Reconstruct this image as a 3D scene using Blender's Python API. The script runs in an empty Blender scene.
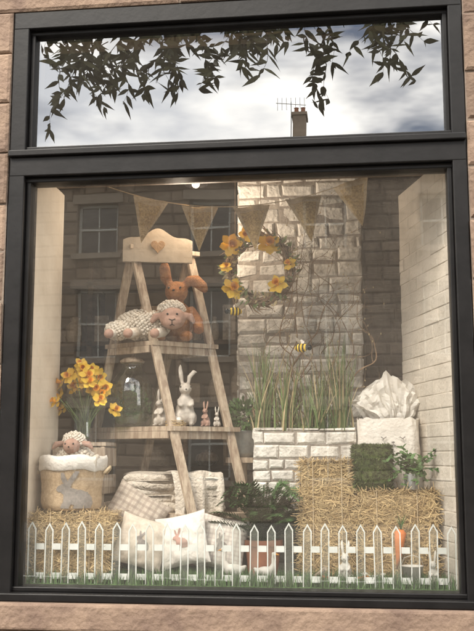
import bpy, bmesh, math, random
from mathutils import Vector, Matrix, noise
random.seed(7)
R=random.random
def U(a,b): return a+(b-a)*R()
V=Vector
scn=bpy.context.scene
COL=scn.collection
# ------------------------------------------------------------------ materials
def M(name,c1,c2=None,scale=6,rough=.8,bump=0,bs=40,isl=0,metal=0,stretch=(1,1,1),bdist=.01,contrast=0,spec=.4,sheen=0,det=3):
    m=bpy.data.materials.new(name); m.use_nodes=True
    nt=m.node_tree; n=nt.nodes; L=nt.links
    p=n['Principled BSDF']
    p.inputs['Roughness'].default_value=rough; p.inputs['Metallic'].default_value=metal
    p.inputs['Specular IOR Level'].default_value=spec
    if sheen: p.inputs['Sheen Weight'].default_value=sheen
    tc=n.new('ShaderNodeTexCoord'); mp=n.new('ShaderNodeMapping'); L.new(tc.outputs['Object'],mp.inputs[0])
    mp.inputs['Scale'].default_value=stretch
    if c2 is None: c2=tuple(x*.8 for x in c1)
    nz=n.new('ShaderNodeTexNoise'); nz.inputs['Scale'].default_value=scale; nz.inputs['Detail'].default_value=det; nz.inputs['Roughness'].default_value=.62
    L.new(mp.outputs[0],nz.inputs['Vector'])
    mr=n.new('ShaderNodeMapRange'); mr.inputs[1].default_value=.32+contrast*.13; mr.inputs[2].default_value=.68-contrast*.13
    L.new(nz.outputs['Fac'],mr.inputs[0])
    mx=n.new('ShaderNodeMix'); mx.data_type='RGBA'
    mx.inputs[6].default_value=(*c1,1); mx.inputs[7].default_value=(*c2,1)
    L.new(mr.outputs[0],mx.inputs[0]); out=mx.outputs[2]
    if isl:
        g=n.new('ShaderNodeNewGeometry'); r2=n.new('ShaderNodeMapRange'); r2.inputs[3].default_value=1-isl; r2.inputs[4].default_value=1+isl
        L.new(g.outputs['Random Per Island'],r2.inputs[0])
        hs=n.new('ShaderNodeHueSaturation'); L.new(out,hs.inputs['Color']); L.new(r2.outputs[0],hs.inputs['Value']); out=hs.outputs[0]
    L.new(out,p.inputs['Base Color'])
    if bump:
        b=n.new('ShaderNodeBump'); b.inputs['Strength'].default_value=bump; b.inputs['Distance'].default_value=bdist
        n2=n.new('ShaderNodeTexNoise'); n2.inputs['Scale'].default_value=bs; n2.inputs['Detail'].default_value=3
        L.new(mp.outputs[0],n2.inputs['Vector']); L.new(n2.outputs['Fac'],b.inputs['Height']); L.new(b.outputs[0],p.inputs['Normal'])
    return m
def pane_mat(name,refl,tint=(.97,.97,.96),wav=0.0,haze=0):
    m=bpy.data.materials.new(name); m.use_nodes=True; nt=m.node_tree; n=nt.nodes; L=nt.links; n.clear()
    o=n.new('ShaderNodeOutputMaterial'); t=n.new('ShaderNodeBsdfTransparent'); g=n.new('ShaderNodeBsdfGlossy'); mx=n.new('ShaderNodeMixShader')
    t.inputs[0].default_value=(*tint,1); g.inputs['Color'].default_value=(1,1,1,1); g.inputs['Roughness'].default_value=0.0
    lw=n.new('ShaderNodeLayerWeight'); lw.inputs['Blend'].default_value=.25
    mr=n.new('ShaderNodeMapRange'); mr.inputs[3].default_value=refl; mr.inputs[4].default_value=1
    pw=n.new('ShaderNodeMath'); pw.operation='POWER'; pw.inputs[1].default_value=3
    L.new(lw.outputs['Facing'],pw.inputs[0]); L.new(pw.outputs[0],mr.inputs[0]); L.new(mr.outputs[0],mx.inputs[0])
    L.new(t.outputs[0],mx.inputs[1]); L.new(g.outputs[0],mx.inputs[2]); out=mx.outputs[0]
    if haze:   # pale diffuse mixed into the glass to imitate reflected haze over dark areas
        df=n.new('ShaderNodeBsdfDiffuse'); df.inputs[0].default_value=(.74,.67,.58,1); m2=n.new('ShaderNodeMixShader'); L.new(out,m2.inputs[1]); L.new(df.outputs[0],m2.inputs[2])
        tc=n.new('ShaderNodeTexCoord'); nz=n.new('ShaderNodeTexNoise'); nz.inputs['Scale'].default_value=1.3; nz.inputs['Detail'].default_value=4
        r3=n.new('ShaderNodeMapRange'); r3.inputs[1].default_value=.3; r3.inputs[2].default_value=.7; r3.inputs[3].default_value=haze*.55; r3.inputs[4].default_value=haze*1.4
        L.new(tc.outputs['Object'],nz.inputs['Vector']); L.new(nz.outputs['Fac'],r3.inputs[0]); L.new(r3.outputs[0],m2.inputs[0]); out=m2.outputs[0]
    L.new(out,o.inputs[0])
    if wav:
        tc=n.new('ShaderNodeTexCoord'); nz=n.new('ShaderNodeTexNoise'); nz.inputs['Scale'].default_value=1.6; nz.inputs['Detail'].default_value=1
        b=n.new('ShaderNodeBump'); b.inputs['Strength'].default_value=wav; b.inputs['Distance'].default_value=.02
        L.new(tc.outputs['Object'],nz.inputs['Vector']); L.new(nz.outputs['Fac'],b.inputs['Height']); L.new(b.outputs[0],g.inputs['Normal'])
    return m
def thin_mat(name,col,trans=.4,opac=1.0):
    m=bpy.data.materials.new(name); m.use_nodes=True; nt=m.node_tree; n=nt.nodes; L=nt.links; n.clear()
    o=n.new('ShaderNodeOutputMaterial'); d=n.new('ShaderNodeBsdfDiffuse'); t=n.new('ShaderNodeBsdfTranslucent'); mx=n.new('ShaderNodeMixShader')
    d.inputs[0].default_value=(*col,1); t.inputs[0].default_value=(*col,1); mx.inputs[0].default_value=trans
    L.new(d.outputs[0],mx.inputs[1]); L.new(t.outputs[0],mx.inputs[2]); out=mx.outputs[0]
    if opac<1:
        tr=n.new('ShaderNodeBsdfTransparent'); m2=n.new('ShaderNodeMixShader'); m2.inputs[0].default_value=opac
        L.new(tr.outputs[0],m2.inputs[1]); L.new(out,m2.inputs[2]); out=m2.outputs[0]
    L.new(out,o.inputs[0]); return m
# ------------------------------------------------------------------ builder
class B:
    def __init__(s): s.v=[]; s.f=[]; s.m=[]
    def add(s,vs,fs,m=0,T=None):
        o=len(s.v)
        for v in vs: s.v.append(tuple(T@V(v)) if T else tuple(v))
        for f in fs: s.f.append([i+o for i in f]); s.m.append(m)
    def box(s,c,d,m=0,T=None,ch=0):
        x,y,z=d[0]/2,d[1]/2,d[2]/2; C=V(c)
        if ch<=0:
            vs=[C+V((a*x,b*y,e*z)) for e in(-1,1) for b in(-1,1) for a in(-1,1)]
            s.add(vs,[(0,2,3,1),(4,5,7,6),(0,1,5,4),(2,6,7,3),(0,4,6,2),(1,3,7,5)],m,T)
        else:
            bm=bmesh.new(); bmesh.ops.create_cube(bm,size=1)
            for v in bm.verts: v.co=V((v.co.x*2*x,v.co.y*2*y,v.co.z*2*z))
            bmesh.ops.bevel(bm,geom=bm.edges[:],offset=ch,segments=2,affect='EDGES',profile=.5)
            bm.verts.index_update()
            s.add([C+v.co for v in bm.verts],[[v.index for v in f.verts] for f in bm.faces],m,T); bm.free()
    def bx(s,x0,x1,y0,y1,z0,z1,m=0,ch=0,T=None): s.box(((x0+x1)/2,(y0+y1)/2,(z0+z1)/2),(x1-x0,y1-y0,z1-z0),m,T,ch)
    def beam(s,p,q,w,d,m=0,up=(0,0,1),ch=.004):
        p=V(p);q=V(q);z=(q-p).normalized(); L=(q-p).length
        x=V(up).cross(z)
        if x.length<.01: x=V((1,0,0))
        x.normalize(); y=z.cross(x)
        T=Matrix((x,y,z)).transposed().to_4x4(); T.translation=(p+q)/2
        s.box((0,0,0),(w,d,L),m,T,ch)
    def tube(s,pts,rad,n=7,m=0,cap=True,T=None):
        pts=[V(p) for p in pts]; N=len(pts)
        if not hasattr(rad,'__len__'): rad=[rad]*N
        vs=[]; pr=None
        for i,p in enumerate(pts):
            d=(pts[min(i+1,N-1)]-pts[max(i-1,0)])
            if d.length<1e-9: d=V((0,0,1))
            d.normalize()
            if pr is None:
                a=V((0,0,1)) if abs(d.z)<.9 else V((1,0,0)); pr=d.cross(a).normalized()
            else:
                pr=(pr-d*pr.dot(d)); pr=pr.normalized() if pr.length>1e-6 else d.orthogonal().normalized()
            q=d.cross(pr)
            for k in range(n):
                t=2*math.pi*k/n; vs.append(p+(pr*math.cos(t)+q*math.sin(t))*rad[i])
        fs=[(i*n+k,i*n+(k+1)%n,(i+1)*n+(k+1)%n,(i+1)*n+k) for i in range(N-1) for k in range(n)]
        if cap: fs.append(tuple(range(n))[::-1]); fs.append(tuple((N-1)*n+k for k in range(n)))
        s.add(vs,fs,m,T)
    def ico(s,c,r,sub=2,m=0,nz=0,ns=8,T=None):
        if sub not in B._c:
            bm=bmesh.new(); bmesh.ops.create_icosphere(bm,subdivisions=sub,radius=1); bm.verts.index_update()
            B._c[sub]=([v.co.copy() for v in bm.verts],[[v.index for v in f.verts] for f in bm.faces]); bm.free()
        vs,fs=B._c[sub]
        if not hasattr(r,'__len__'): r=(r,r,r)
        C=V(c); out=[]
        for v in vs:
            k=1.0
            p=V((v.x*r[0],v.y*r[1],v.z*r[2]))
            if nz: k=1+nz*noise.noise((p+C)*ns)
            out.append(C+p*k)
        s.add(out,fs,m,T)
    def lathe(s,prof,c=(0,0,0),n=24,m=0,T=None,cap=False):
        C=V(c); vs=[]
        for r,z in prof:
            for k in range(n):
                t=2*math.pi*k/n; vs.append(C+V((r*math.cos(t),r*math.sin(t),z)))
        N=len(prof)
        fs=[(i*n+k,i*n+(k+1)%n,(i+1)*n+(k+1)%n,(i+1)*n+k) for i in range(N-1) for k in range(n)]
        if cap: fs.append(tuple(range(n))[::-1]); fs.append(tuple((N-1)*n+k for k in range(n)))
        s.add(vs,fs,m,T)
    def leaf(s,p,d,up,L,w,m=0,bend=.2,prof=None):
        p=V(p); d=V(d).normalized(); x=d.cross(V(up))
        if x.length<.01: x=d.orthogonal()
        x.normalize(); nrm=x.cross(d)
        prof=prof or [0,.8,1,.6,0]
        N=len(prof); vs=[]; fs=[]
        for i in range(N):
            t=i/(N-1); c=p+d*(L*t)-nrm*(bend*L*t*t)
            hw=prof[i]*w/2
            vs+= [c-x*hw, c+x*hw]
        for i in range(N-1): fs.append((2*i,2*i+1,2*i+3,2*i+2))
        s.add(vs,fs,m)
    def blade(s,p,h,w,lean,m=0,curl=.3,seg=4):
        p=V(p); a=U(0,6.283); x=V((math.cos(a),math.sin(a),0)); vs=[];fs=[]
        for i in range(seg+1):
            t=i/seg; c=p+V((lean[0]*t**1.6,lean[1]*t**1.6,h*t-curl*h*t**3*.3)); hw=w/2*(1-t**2*.95)
            vs+=[c-x*hw,c+x*hw]
        for i in range(seg): fs.append((2*i,2*i+1,2*i+3,2*i+2))
        s.add(vs,fs,m)
    def make(s,name,mats,parent=None,loc=(0,0,0),rot=(0,0,0),smooth=False):
        me=bpy.data.meshes.new(name); me.from_pydata(s.v,[],s.f); me.update()
        if not isinstance(mats,(list,tuple)): mats=[mats]
        for q in mats: me.materials.append(q)
        me.polygons.foreach_set('material_index',s.m)
        if smooth: me.polygons.foreach_set('use_smooth',[True]*len(s.f))
        o=bpy.data.objects.new(name,me); COL.objects.link(o); o.location=loc; o.rotation_euler=rot
        if parent: o.parent=parent
        return o
B._c={}
def E(name,loc=(0,0,0),rot=(0,0,0)):
    o=bpy.data.objects.new(name,None); o.empty_display_size=.1; COL.objects.link(o); o.location=loc; o.rotation_euler=rot; return o
def remesh(o,vox,sm=4):
    r=o.modifiers.new('r','REMESH'); r.mode='VOXEL'; r.voxel_size=vox; r.use_smooth_shade=True
    k=o.modifiers.new('s','SMOOTH'); k.iterations=sm; k.factor=.5
def blocks(b,org,ux,nrm,L,z0,z1,ch,bl,gap,thick,jit=.003,puff=.006,m=0,dj=None):
    org=V(org);ux=V(ux).normalized();nrm=V(nrm).normalized(); z=z0; row=0
    if dj is None: dj=jit*2
    while z<z1-.01:
        h=U(*ch); 
        if z+h>z1-ch[0]*.45: h=z1-z
        x=0; first=True
        while x<L-.002:
            l=U(*bl)
            if first: l*=U(.45,1) if bl[1]-bl[0]>.03 else (.5 if row%2 else 1)
            first=False
            if x+l>L-bl[0]*.35: l=L-x
            g=gap/2; dp=U(-dj,dj)
            def P(u,w,d): return org+ux*u+V((0,0,w))+nrm*d
            a0,a1,b0,b1=x+g,x+l-g,z+g,z+h-g
            jj_=min(jit,.008); j=lambda:U(-jj_,jj_)
            base=[(a0,b0),(a1,b0),(a1,b1),(a0,b1)]
            jj=[(u+j(),w+j()) for u,w in base]
            cx,cz=(a0+a1)/2,(b0+b1)/2
            ins=min(puff*1.3,(b1-b0)*.3)
            fr=[(u+(ins if u<cx else -ins)+j()*.6,w+(ins if w<cz else -ins)+j()*.6) for u,w in jj]
            fj=min(jit,.003)
            vs=[P(u,w,-thick) for u,w in jj]+[P(u,w,dp-puff) for u,w in jj]+[P(u,w,dp+U(-fj,fj)) for u,w in fr]
            fs=[]
            for k in range(4):
                k2=(k+1)%4; fs.append((k,k2,4+k2,4+k)); fs.append((4+k,4+k2,8+k2,8+k))
            fs.append((8,9,10,11)); b.add(vs,fs,m); x+=l
        z+=h; row+=1
# ------------------------------------------------------------------ palette
sand=M('sandstone',(.27,.19,.135),(.15,.10,.075),5,.9,.7,30,isl=.22,bdist=.018,det=5)
sandd=M('mortar',(.22,.175,.135),(.15,.11,.09),12,.95,.4,60)
black=M('black_paint',(.005,.0045,.0045),(.010,.009,.009),7,.42,.06,35,spec=.28)
wash=M('whitewashed_stone',(.74,.71,.65),(.42,.39,.35),9,.9,.9,34,isl=.14,bdist=.014,contrast=.45,det=5)
washm=M('old_mortar',(.36,.32,.27),(.20,.17,.145),14,.95,.6,50)
dark=M('dark_brick',(.20,.16,.13),(.10,.08,.065),9,.9,.5,40,isl=.3)
cream=M('cream_plaster',(.74,.66,.55),(.60,.51,.40),3,.75,.15,30,det=5)
creamb=M('cream_painted_brick',(.62,.56,.48),(.48,.43,.36),5,.8,.5,50,isl=.08,det=5)
oldwood=M('weathered_wood',(.54,.44,.33),(.29,.21,.15),7,.8,.4,30,stretch=(6,6,.8),contrast=.3)
whitewood=M('white_wood',(.62,.53,.42),(.45,.37,.28),6,.6,.15,40)
burlap=M('gold_burlap',(.64,.47,.23),(.38,.26,.12),90,.6,.7,160,bdist=.004,metal=.12,contrast=.5)
burlapn=M('burlap',(.52,.39,.25),(.35,.25,.15),60,.9,.6,160,bdist=.004)
burlapd=M('burlap_trim',(.62,.50,.33),(.45,.34,.21),60,.9,.6,160,bdist=.004)
hay=M('hay',(.58,.44,.24),(.36,.25,.12),20,.9,.5,90,isl=.35)
twig=M('twig',(.26,.17,.10),(.14,.09,.055),20,.85,.3,80,isl=.25)
wick=M('wicker',(.52,.33,.17),(.30,.17,.08),30,.65,.3,120,isl=.3)
grn=M('leaf_green',(.08,.15,.045),(.04,.085,.025),9,.55,isl=.4,spec=.3)
ferng=M('fern_green',(.075,.15,.05),(.035,.08,.025),9,.6,isl=.4,spec=.25)
reedg=M('reed_green',(.17,.23,.09),(.08,.12,.04),9,.6,isl=.45,spec=.3)
reedt=M('reed_tan',(.44,.36,.21),(.27,.21,.11),9,.8,isl=.3)
mossm=M('moss',(.09,.12,.035),(.035,.055,.016),30,.98,.9,60,isl=.35)
turf=M('turf',(.10,.18,.06),(.05,.09,.03),9,.7,isl=.4)
yel=M('daffodil_yellow',(.85,.60,.07),(.78,.50,.04),12,.55,isl=.12)
org_=M('daffodil_trumpet',(.82,.38,.02),(.7,.29,.015),12,.55,isl=.1)
wool=M('cream_wool',(.74,.68,.59),(.6,.53,.44),20,.95,.5,90,isl=.06)
skin_=M('tan_felt',(.42,.26,.20),(.33,.20,.15),25,.9,.3,120)
rust=M('rust_plush',(.42,.18,.06),(.26,.10,.035),30,.95,.8,120)
ceram=M('ceramic_grey',(.55,.50,.44),(.33,.29,.25),14,.5,.2,40,contrast=.4)
ceramw=M('ceramic_white',(.72,.69,.63),(.60,.56,.50),14,.5,.15,60)
blk=M('black_bead',(.01,.01,.01),None,5,.2)
greyp=M('grey_print',(.20,.18,.165),(.30,.27,.24),60,.95)
linen=M('linen',(.62,.55,.46),(.5,.43,.35),50,.95,.4,200,bdist=.003)
whitef=M('white_fabric',(.75,.71,.65),(.64,.59,.53),10,.9,.6,50)
knit=M('knitted_wool',(.70,.63,.54),(.5,.44,.37),30,.95,.9,70,bdist=.014)
terra=M('terracotta',(.40,.17,.09),(.3,.12,.07),12,.85,.2,40)
zinc=M('zinc',(.42,.43,.42),(.28,.29,.29),14,.45,.15,30,metal=.7)
carrot=M('carrot_orange',(.72,.22,.04),(.6,.16,.03),14,.6,.2,40)
beak=M('beak_orange',(.7,.3,.04),None,5,.5)
# ------------------------------------------------------------------ world
w=bpy.data.worlds.new("World"); scn.world=w; w.use_nodes=True
nt=w.node_tree; n=nt.nodes; L=nt.links; bg=n['Background']
EL=math.radians(46); AZ=math.radians(-24)   # sun from street side, to the left
sdir=V((math.sin(AZ)*math.cos(EL),-math.cos(AZ)*math.cos(EL),math.sin(EL)))
sky=n.new('ShaderNodeTexSky'); sky.sky_type='NISHITA'; sky.sun_disc=False; sky.sun_elevation=EL
sky.sun_rotation=math.atan2(sdir.x,sdir.y)
tc=n.new('ShaderNodeTexCoord'); mp=n.new('ShaderNodeMapping'); mp.inputs['Scale'].default_value=(1,1,2.6); mp.inputs['Location'].default_value=(.4,.1,.3)
L.new(tc.outputs['Generated'],mp.inputs[0])
nz=n.new('ShaderNodeTexNoise'); nz.inputs['Scale'].default_value=3.2; nz.inputs['Detail'].default_value=5; nz.inputs['Roughness'].default_value=.55; L.new(mp.outputs[0],nz.inputs['Vector'])
mr=n.new('ShaderNodeMapRange'); mr.inputs[1].default_value=.38; mr.inputs[2].default_value=.54; L.new(nz.outputs['Fac'],mr.inputs[0])
nz2=n.new('ShaderNodeTexNoise'); nz2.inputs['Scale'].default_value=6; nz2.inputs['Detail'].default_value=4; L.new(mp.outputs[0],nz2.inputs['Vector'])
cm=n.new('ShaderNodeMix'); cm.data_type='RGBA'; cm.inputs[6].default_value=(20,20.6,21.6,1); cm.inputs[7].default_value=(38,37,35,1)
m3=n.new('ShaderNodeMapRange'); m3.inputs[1].default_value=.36; m3.inputs[2].default_value=.56; L.new(nz2.outputs['Fac'],m3.inputs[0]); L.new(m3.outputs[0],cm.inputs[0])
mx=n.new('ShaderNodeMix'); mx.data_type='RGBA'; L.new(mr.outputs[0],mx.inputs[0]); L.new(sky.outputs[0],mx.inputs[6]); L.new(cm.outputs[2],mx.inputs[7])
L.new(mx.outputs[2],bg.inputs[0]); bg.inputs[1].default_value=.15
sl=bpy.data.lights.new('sun','SUN'); sl.energy=4.4; sl.angle=math.radians(20); sl.color=(1,.92,.80)
so=bpy.data.objects.new('sun',sl); COL.objects.link(so); so.rotation_euler=sdir.to_track_quat('Z','Y').to_euler(); so.location=(-6,-9,12)
# ------------------------------------------------------------------ camera
cam=bpy.data.objects.new('camera',bpy.data.cameras.new('camera')); COL.objects.link(cam); scn.camera=cam
cam.location=(.577,-4.7,1.4); cam.rotation_euler=(math.radians(98.5),0,math.radians(7))
cam.data.sensor_fit='VERTICAL'; cam.data.sensor_height=36; cam.data.lens=54.2; cam.data.clip_end=2000; cam.data.clip_start=.05
scn.view_settings.view_transform='Standard'; scn.view_settings.look='None'; scn.view_settings.exposure=0
# ------------------------------------------------------------------ shop facade
X0,X1,Z0,Z1=-1.205,1.155,.706,3.774
sh=E('stone_shop_building')
b=B()
for (x0,x1,z0,z1) in [(-5,X0,.02,3.774),(X1,5,.02,3.774),(X0,X1,.02,.578),(-5,5,4.06,6.4)]:
    blocks(b,(x0,-.06,0),(1,0,0),(0,-1,0),x1-x0,z0,z1,(.24,.32),(.3,.62),.012,.10,.004,.010)
blocks(b,(-5,-.06,0),(1,0,0),(0,-1,0),10,3.774,4.06,(.286,.286),(1.1,1.7),.012,.10,.003,.010)
b.make('stone_blocks',sand,sh)
b=B()
b.bx(-5,X0-.004,-.045,.28,0,6.4); b.bx(X1+.004,5,-.045,.28,0,6.4); b.bx(X0-.004,X1+.004,-.045,.28,0,.57); b.bx(X0-.004,X1+.004,-.045,.28,3.78,6.4)
b.make('wall_core',sandd,sh)
b=B(); b.bx(-5,5,.28,9,6.0,6.3); b.make('roof_slab',sandd,sh)
b=B(); b.bx(X0-.12,X1+.12,-.13,.06,.58,.704,0,.012); b.make('stone_sill',sand,sh)
# frame
fr=E('window_frame')
b=B()
for x0,x1,y0 in [(X0,X0+.085,-.045),(X0+.085,X0+.11,-.008)]: b.bx(x0,x1,y0,.10,Z0,Z1,0,.005)
for x0,x1,y0 in [(X1-.07,X1,-.045),(X1-.095,X1-.07,-.008)]: b.bx(x0,x1,y0,.10,Z0,Z1,0,.005)
xa,xb=X0+.11,X1-.095
for z0,z1,y0 in [(3.68,Z1,-.047),(3.655,3.68,-.01)]: b.bx(X0+.002,X1-.002,y0,.099,z0,z1,0,.005)
for z0,z1,y0 in [(2.835,2.862,-.012),(2.862,2.965,-.047),(2.965,2.998,-.072),(2.998,3.025,-.03)]: b.bx(X0+.003,X1-.003,y0,.098,z0,z1,0,.005)
for z0,z1,y0 in [(Z0,.744,-.085),(.744,.768,-.02)]: b.bx(X0+.004,X1-.004,y0,.097,z0,z1,0,.005)
b.make('frame_mouldings',black,fr)
b=B(); b.add([(xa,.03,.765),(xb,.03,.765),(xb,.03,2.84),(xa,.03,2.84)],[(0,1,2,3)]); b.make('main_pane',pane_mat('shop_glass',.095,wav=.03,haze=.034),fr)
b=B(); b.add([(xa,.03,3.02),(xb,.03,3.02),(xb,.03,3.66),(xa,.03,3.66)],[(0,1,2,3)]); b.make('transom_pane',pane_mat('transom_glass',.20,wav=.04,tint=(.3,.3,.3),haze=.02),fr)
# ------------------------------------------------------------------ interior shell
room=M('shop_wall_paint',(.55,.45,.34),(.44,.35,.26),2,.9,.1,30)
darkw=M('shop_dark_wood',(.16,.115,.08),(.09,.062,.042),5,.6,.2,30,stretch=(1,1,4))
inn=E('shop_interior')
b=B(); b.bx(-3.6,3.6,6,6.1,0,4.1); b.bx(-3.7,-3.6,.28,6,0,4.1); b.bx(3.6,3.7,.28,6,0,4.1); b.make('room_walls',room,inn)
b=B(); b.bx(-3.6,3.6,.28,6,4.1,4.2); b.make('ceiling',room,inn)
b=B(); b.bx(-3.6,3.6,1.8,6,0,.05); b.make('shop_floor',darkw,inn)
b=B(); b.bx(-1.3,1.3,.1,1.78,.06,.757); b.make('display_platform',oldwood,inn)
b=B(); b.bx(-1.2,1.2,.12,.5,2.95,3.0); b.bx(-1.2,1.2,.46,.5,3.0,3.76);b.make('transom_blind_box',darkw,inn)
b=B(); b.bx(-1.19,-1.115,.1,.60,.757,2.95); b.bx(-1.25,-1.115,.60,.64,.757,2.95,0,.004); b.make('left_reveal',cream,inn)
rv=B(); d=V((-.225,.8,0)); 
blocks(rv,(1.085,.1,0),d,(-d.y,d.x,0),d.length,.757,2.95,(.073,.077),(.21,.23),.005,.04,.0012,.002)
rv.make('painted_brick_reveal',creamb,inn)
b=B(); nn=V((d.y,-d.x,0)).normalized()*.004
p0=V((1.085,.1,0))+nn; p1=p0+d; q=nn*20
b.add([(p0.x,p0.y,.757),(p1.x,p1.y,.757),(p1.x,p1.y,2.95),(p0.x,p0.y,2.95),(p0.x+q.x,p0.y+q.y,.757),(p1.x+q.x,p1.y+q.y,.757),(p1.x+q.x,p1.y+q.y,2.95),(p0.x+q.x,p0.y+q.y,2.95)],[(0,1,2,3),(4,5,6,7),(1,5,6,2),(0,4,7,3),(3,2,6,7)])
b.make('reveal_core',creamb,inn)
# chimney breast of painted stone
cb=E('whitewashed_stone_pillar')
YP=1.06
b=B(); blocks(b,(-.13,YP,0),(1,0,0),(0,-1,0),.77,.757,4.08,(.055,.12),(.08,.25),.010,.05,.008,.010,dj=.008)
blocks(b,(-.13,YP+.4,0),(0,-1,0),(-1,0,0),.39,.757,4.08,(.055,.12),(.09,.24),.010,.05,.006,.010,dj=.006)
b.make('stones',wash,cb)
b=B(); b.bx(-.122,.632,YP+.009,YP+.42,.757,4.08); b.make('core',washm,cb)
b=B(); blocks(b,(.65,1.3,0),(1,0,0),(0,-1,0),.5,.757,4.08,(.07,.08),(.2,.24),.01,.04,.002,.005); b.bx(.65,1.15,1.312,1.7,.757,4.08)
b.make('dark_brick_pillar',dark)
# shop shelving seen dimly behind
sf=E('shop_shelving',(-1.2,3.0,0))
b=B()
for x in(-1.1,-.36,.38,1.1): b.bx(x-.02,x+.02,-.2,.2,.05,3.0)
for z in(.3,.8,1.3,1.8,2.3,2.8): b.bx(-1.1,1.1,-.2,.2,z,z+.035)
b.make('shelf_frame',darkw,sf)
b=B()
for z in(.335,.835,1.335,1.835,2.335):
    x=-1.0
    while x<1:
        wd=U(.08,.22); h=U(.1,.35)
        if R()<.75:
            if R()<.5: b.bx(x,x+wd,-.12,.1,z,z+h,random.randint(0,3),.006)
            else: b.lathe([(wd*.3,0),(wd*.48,h*.3),(wd*.4,h*.7),(wd*.2,h*.85),(wd*.25,h)],(x+wd/2,0,z),14,random.randint(0,3))
        x+=wd+.04
b.make('shelf_stock',[linen,ceram,wick,oldwood],sf)
# ------------------------------------------------------------------ pendant lamp (lit in photo, upper left)
pl=E('pendant_lamp',(-.36,.86,3.02))
b=B(); b.tube([(0,0,1.05),(0,0,.12)],.004,5); b.lathe([(.02,.13),(.035,.11),(.075,.03),(.072,.03),(.03,.1)],n=20); b.make('shade',black,pl,smooth=True)
em=bpy.data.materials.new('bulb'); em.use_nodes=True; em.node_tree.nodes['Principled BSDF'].inputs['Emission Color'].default_value=(1,.75,.5,1); em.node_tree.nodes['Principled BSDF'].inputs['Emission Strength'].default_value=3
b=B(); b.ico((0,0,.035),.025,2); b.make('bulb',em,pl,smooth=True)
ll=bpy.data.lights.new('pendant_light','POINT'); ll.energy=22; ll.color=(1,.84,.67); ll.shadow_soft_size=.16
lo=bpy.data.objects.new('lamp_light',ll); COL.objects.link(lo); lo.parent=pl; lo.location=(0,-.12,-.16)
# ------------------------------------------------------------------ turf
b=B()
b.bx(-1.1,1.06,.11,1.0,.758,.768)
for i in range(5200):
    y=.105+abs(random.gauss(0,.15)); 
    if y>.8: continue
    b.blade((U(-1.09,1.05 if y<.3 else .95),y,.765),U(.03,.09),.005,(U(-.02,.02),U(-.02,.02)),0,.2,2)
b.make('artificial_grass',turf)
# ------------------------------------------------------------------ bunting
bu=E('burlap_bunting')
def cat(x): return 2.835+.24*((x+.10)/.95)**2
b=B(); b.tube([(x/20-1.1,.6,cat(x/20-1.1)) for x in range(0,41)],.003,5); b.make('string',burlapd,bu)
b=B()
for i,x in enumerate([-.58,-.29,.01,.31,.58]):
    t=math.atan2(cat(x+.05)-cat(x-.05),.1); wd,h=.215,.27
    T=Matrix.Translation((x,.597,cat(x)))@Matrix.Rotation(-t*.9+U(-.09,.09),4,'Y')@Matrix.Rotation(U(-.3,.3),4,'Z')
    N=8; vs=[];fs=[]
    for r in range(N+1):
        v=r/N
        for c in range(N+1):
            u=(c/N-.5)*(1-v); vs.append((u*wd,.016*math.sin(v*5+i)+.014*math.cos(u*9+i),-v*h))
    for r in range(N):
        for c in range(N):
            k=r*(N+1)+c; fs.append((k,k+1,k+N+2,k+N+1))
    o0=len(b.f); b.add(vs,fs,0,T)
    for r in range(N):
        for c in range(N):
            if r==0 or c in(0,N-1): b.m[o0+r*N+c]=1
b.make('flags',[burlap,burlapd],bu,smooth=True)
# ------------------------------------------------------------------ daffodil helper
def daff(b,c,n,s,my=0,mo=1):
    T=V(n).normalized().to_track_quat('Z','Y').to_matrix().to_4x4(); T.translation=V(c); T=T@Matrix.Rotation(U(0,1),4,'Z')
    for k in range(6):
        a=k*math.pi/3; dz=-.01*(k%2); T2=T@Matrix.Rotation(a,4,'Z')
        vs=[];fs=[]; pr=[.25,.75,1,.8,.1]; cu=U(-.1,.35)
        for i in range(5):
            t=i/4; x=s*(.12+.88*t); z=s*(cu*t*t-.02)+dz+s*.05*U(-1,1)*t; hw=pr[i]*s*.36
            vs+=[(x,-hw,z),(x,0,z-.05*s),(x,hw,z)]
        for i in range(4):
            fs+=[(3*i,3*i+1,3*i+4,3*i+3),(3*i+1,3*i+2,3*i+5,3*i+4)]
        b.add(vs,fs,my,T2)
    prof=[(.08*s,-.05*s),(.2*s,.02*s),(.22*s,.3*s),(.26*s,.5*s),(.36*s,.6*s)]
    b.lathe(prof,n=14,m=mo,T=T); b.ico((0,0,.1*s),.1*s,1,mo,T=T)
# ------------------------------------------------------------------ wreath
wr=E('daffodil_wreath',(.05,.74,2.49))
b=B()
for k in range(44):
    a0=U(0,6.28); span=U(1.6,4.5); rr=U(.15,.195); ph=U(0,6); pts=[]
    for i in range(18):
        t=i/17; a=a0+span*t; r=rr+.012*math.sin(a*5+ph)+(.06*(t-.85)/.15 if t>.85 else 0)
        pts.append((r*math.cos(a),.025*math.sin(a*4+ph),r*math.sin(a)*1.08))
    b.tube(pts,[.0045]*17+[.001],5)
for k in range(260):
    a=U(0,6.28); r=U(.13,.22); d=V((math.cos(a+U(-1,1)),U(-.8,.2),math.sin(a+U(-1,1))))
    b.leaf((r*math.cos(a),U(-.04,0),r*math.sin(a)),d,(0,-1,.3),U(.02,.05),U(.01,.018),1 if R()<.5 else 2)
b.tube([(0,0,.2),(.0,.0,.9)],.0018,5)
b.make('twig_ring',[twig,reedg,reedt],wr)
b=B()
for (x,z,s) in [(-.17,.14,.072),(.05,.14,.076),(-.16,-.12,.072),(.10,-.10,.062),(-.08,.2,.05),(.17,.02,.045),(-.2,.01,.04)]:
    daff(b,(x,-.05,z),(U(-.5,.5),-1,U(-.2,.6)),s)
b.make('daffodils',[yel,org_],wr,smooth=True)
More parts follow.
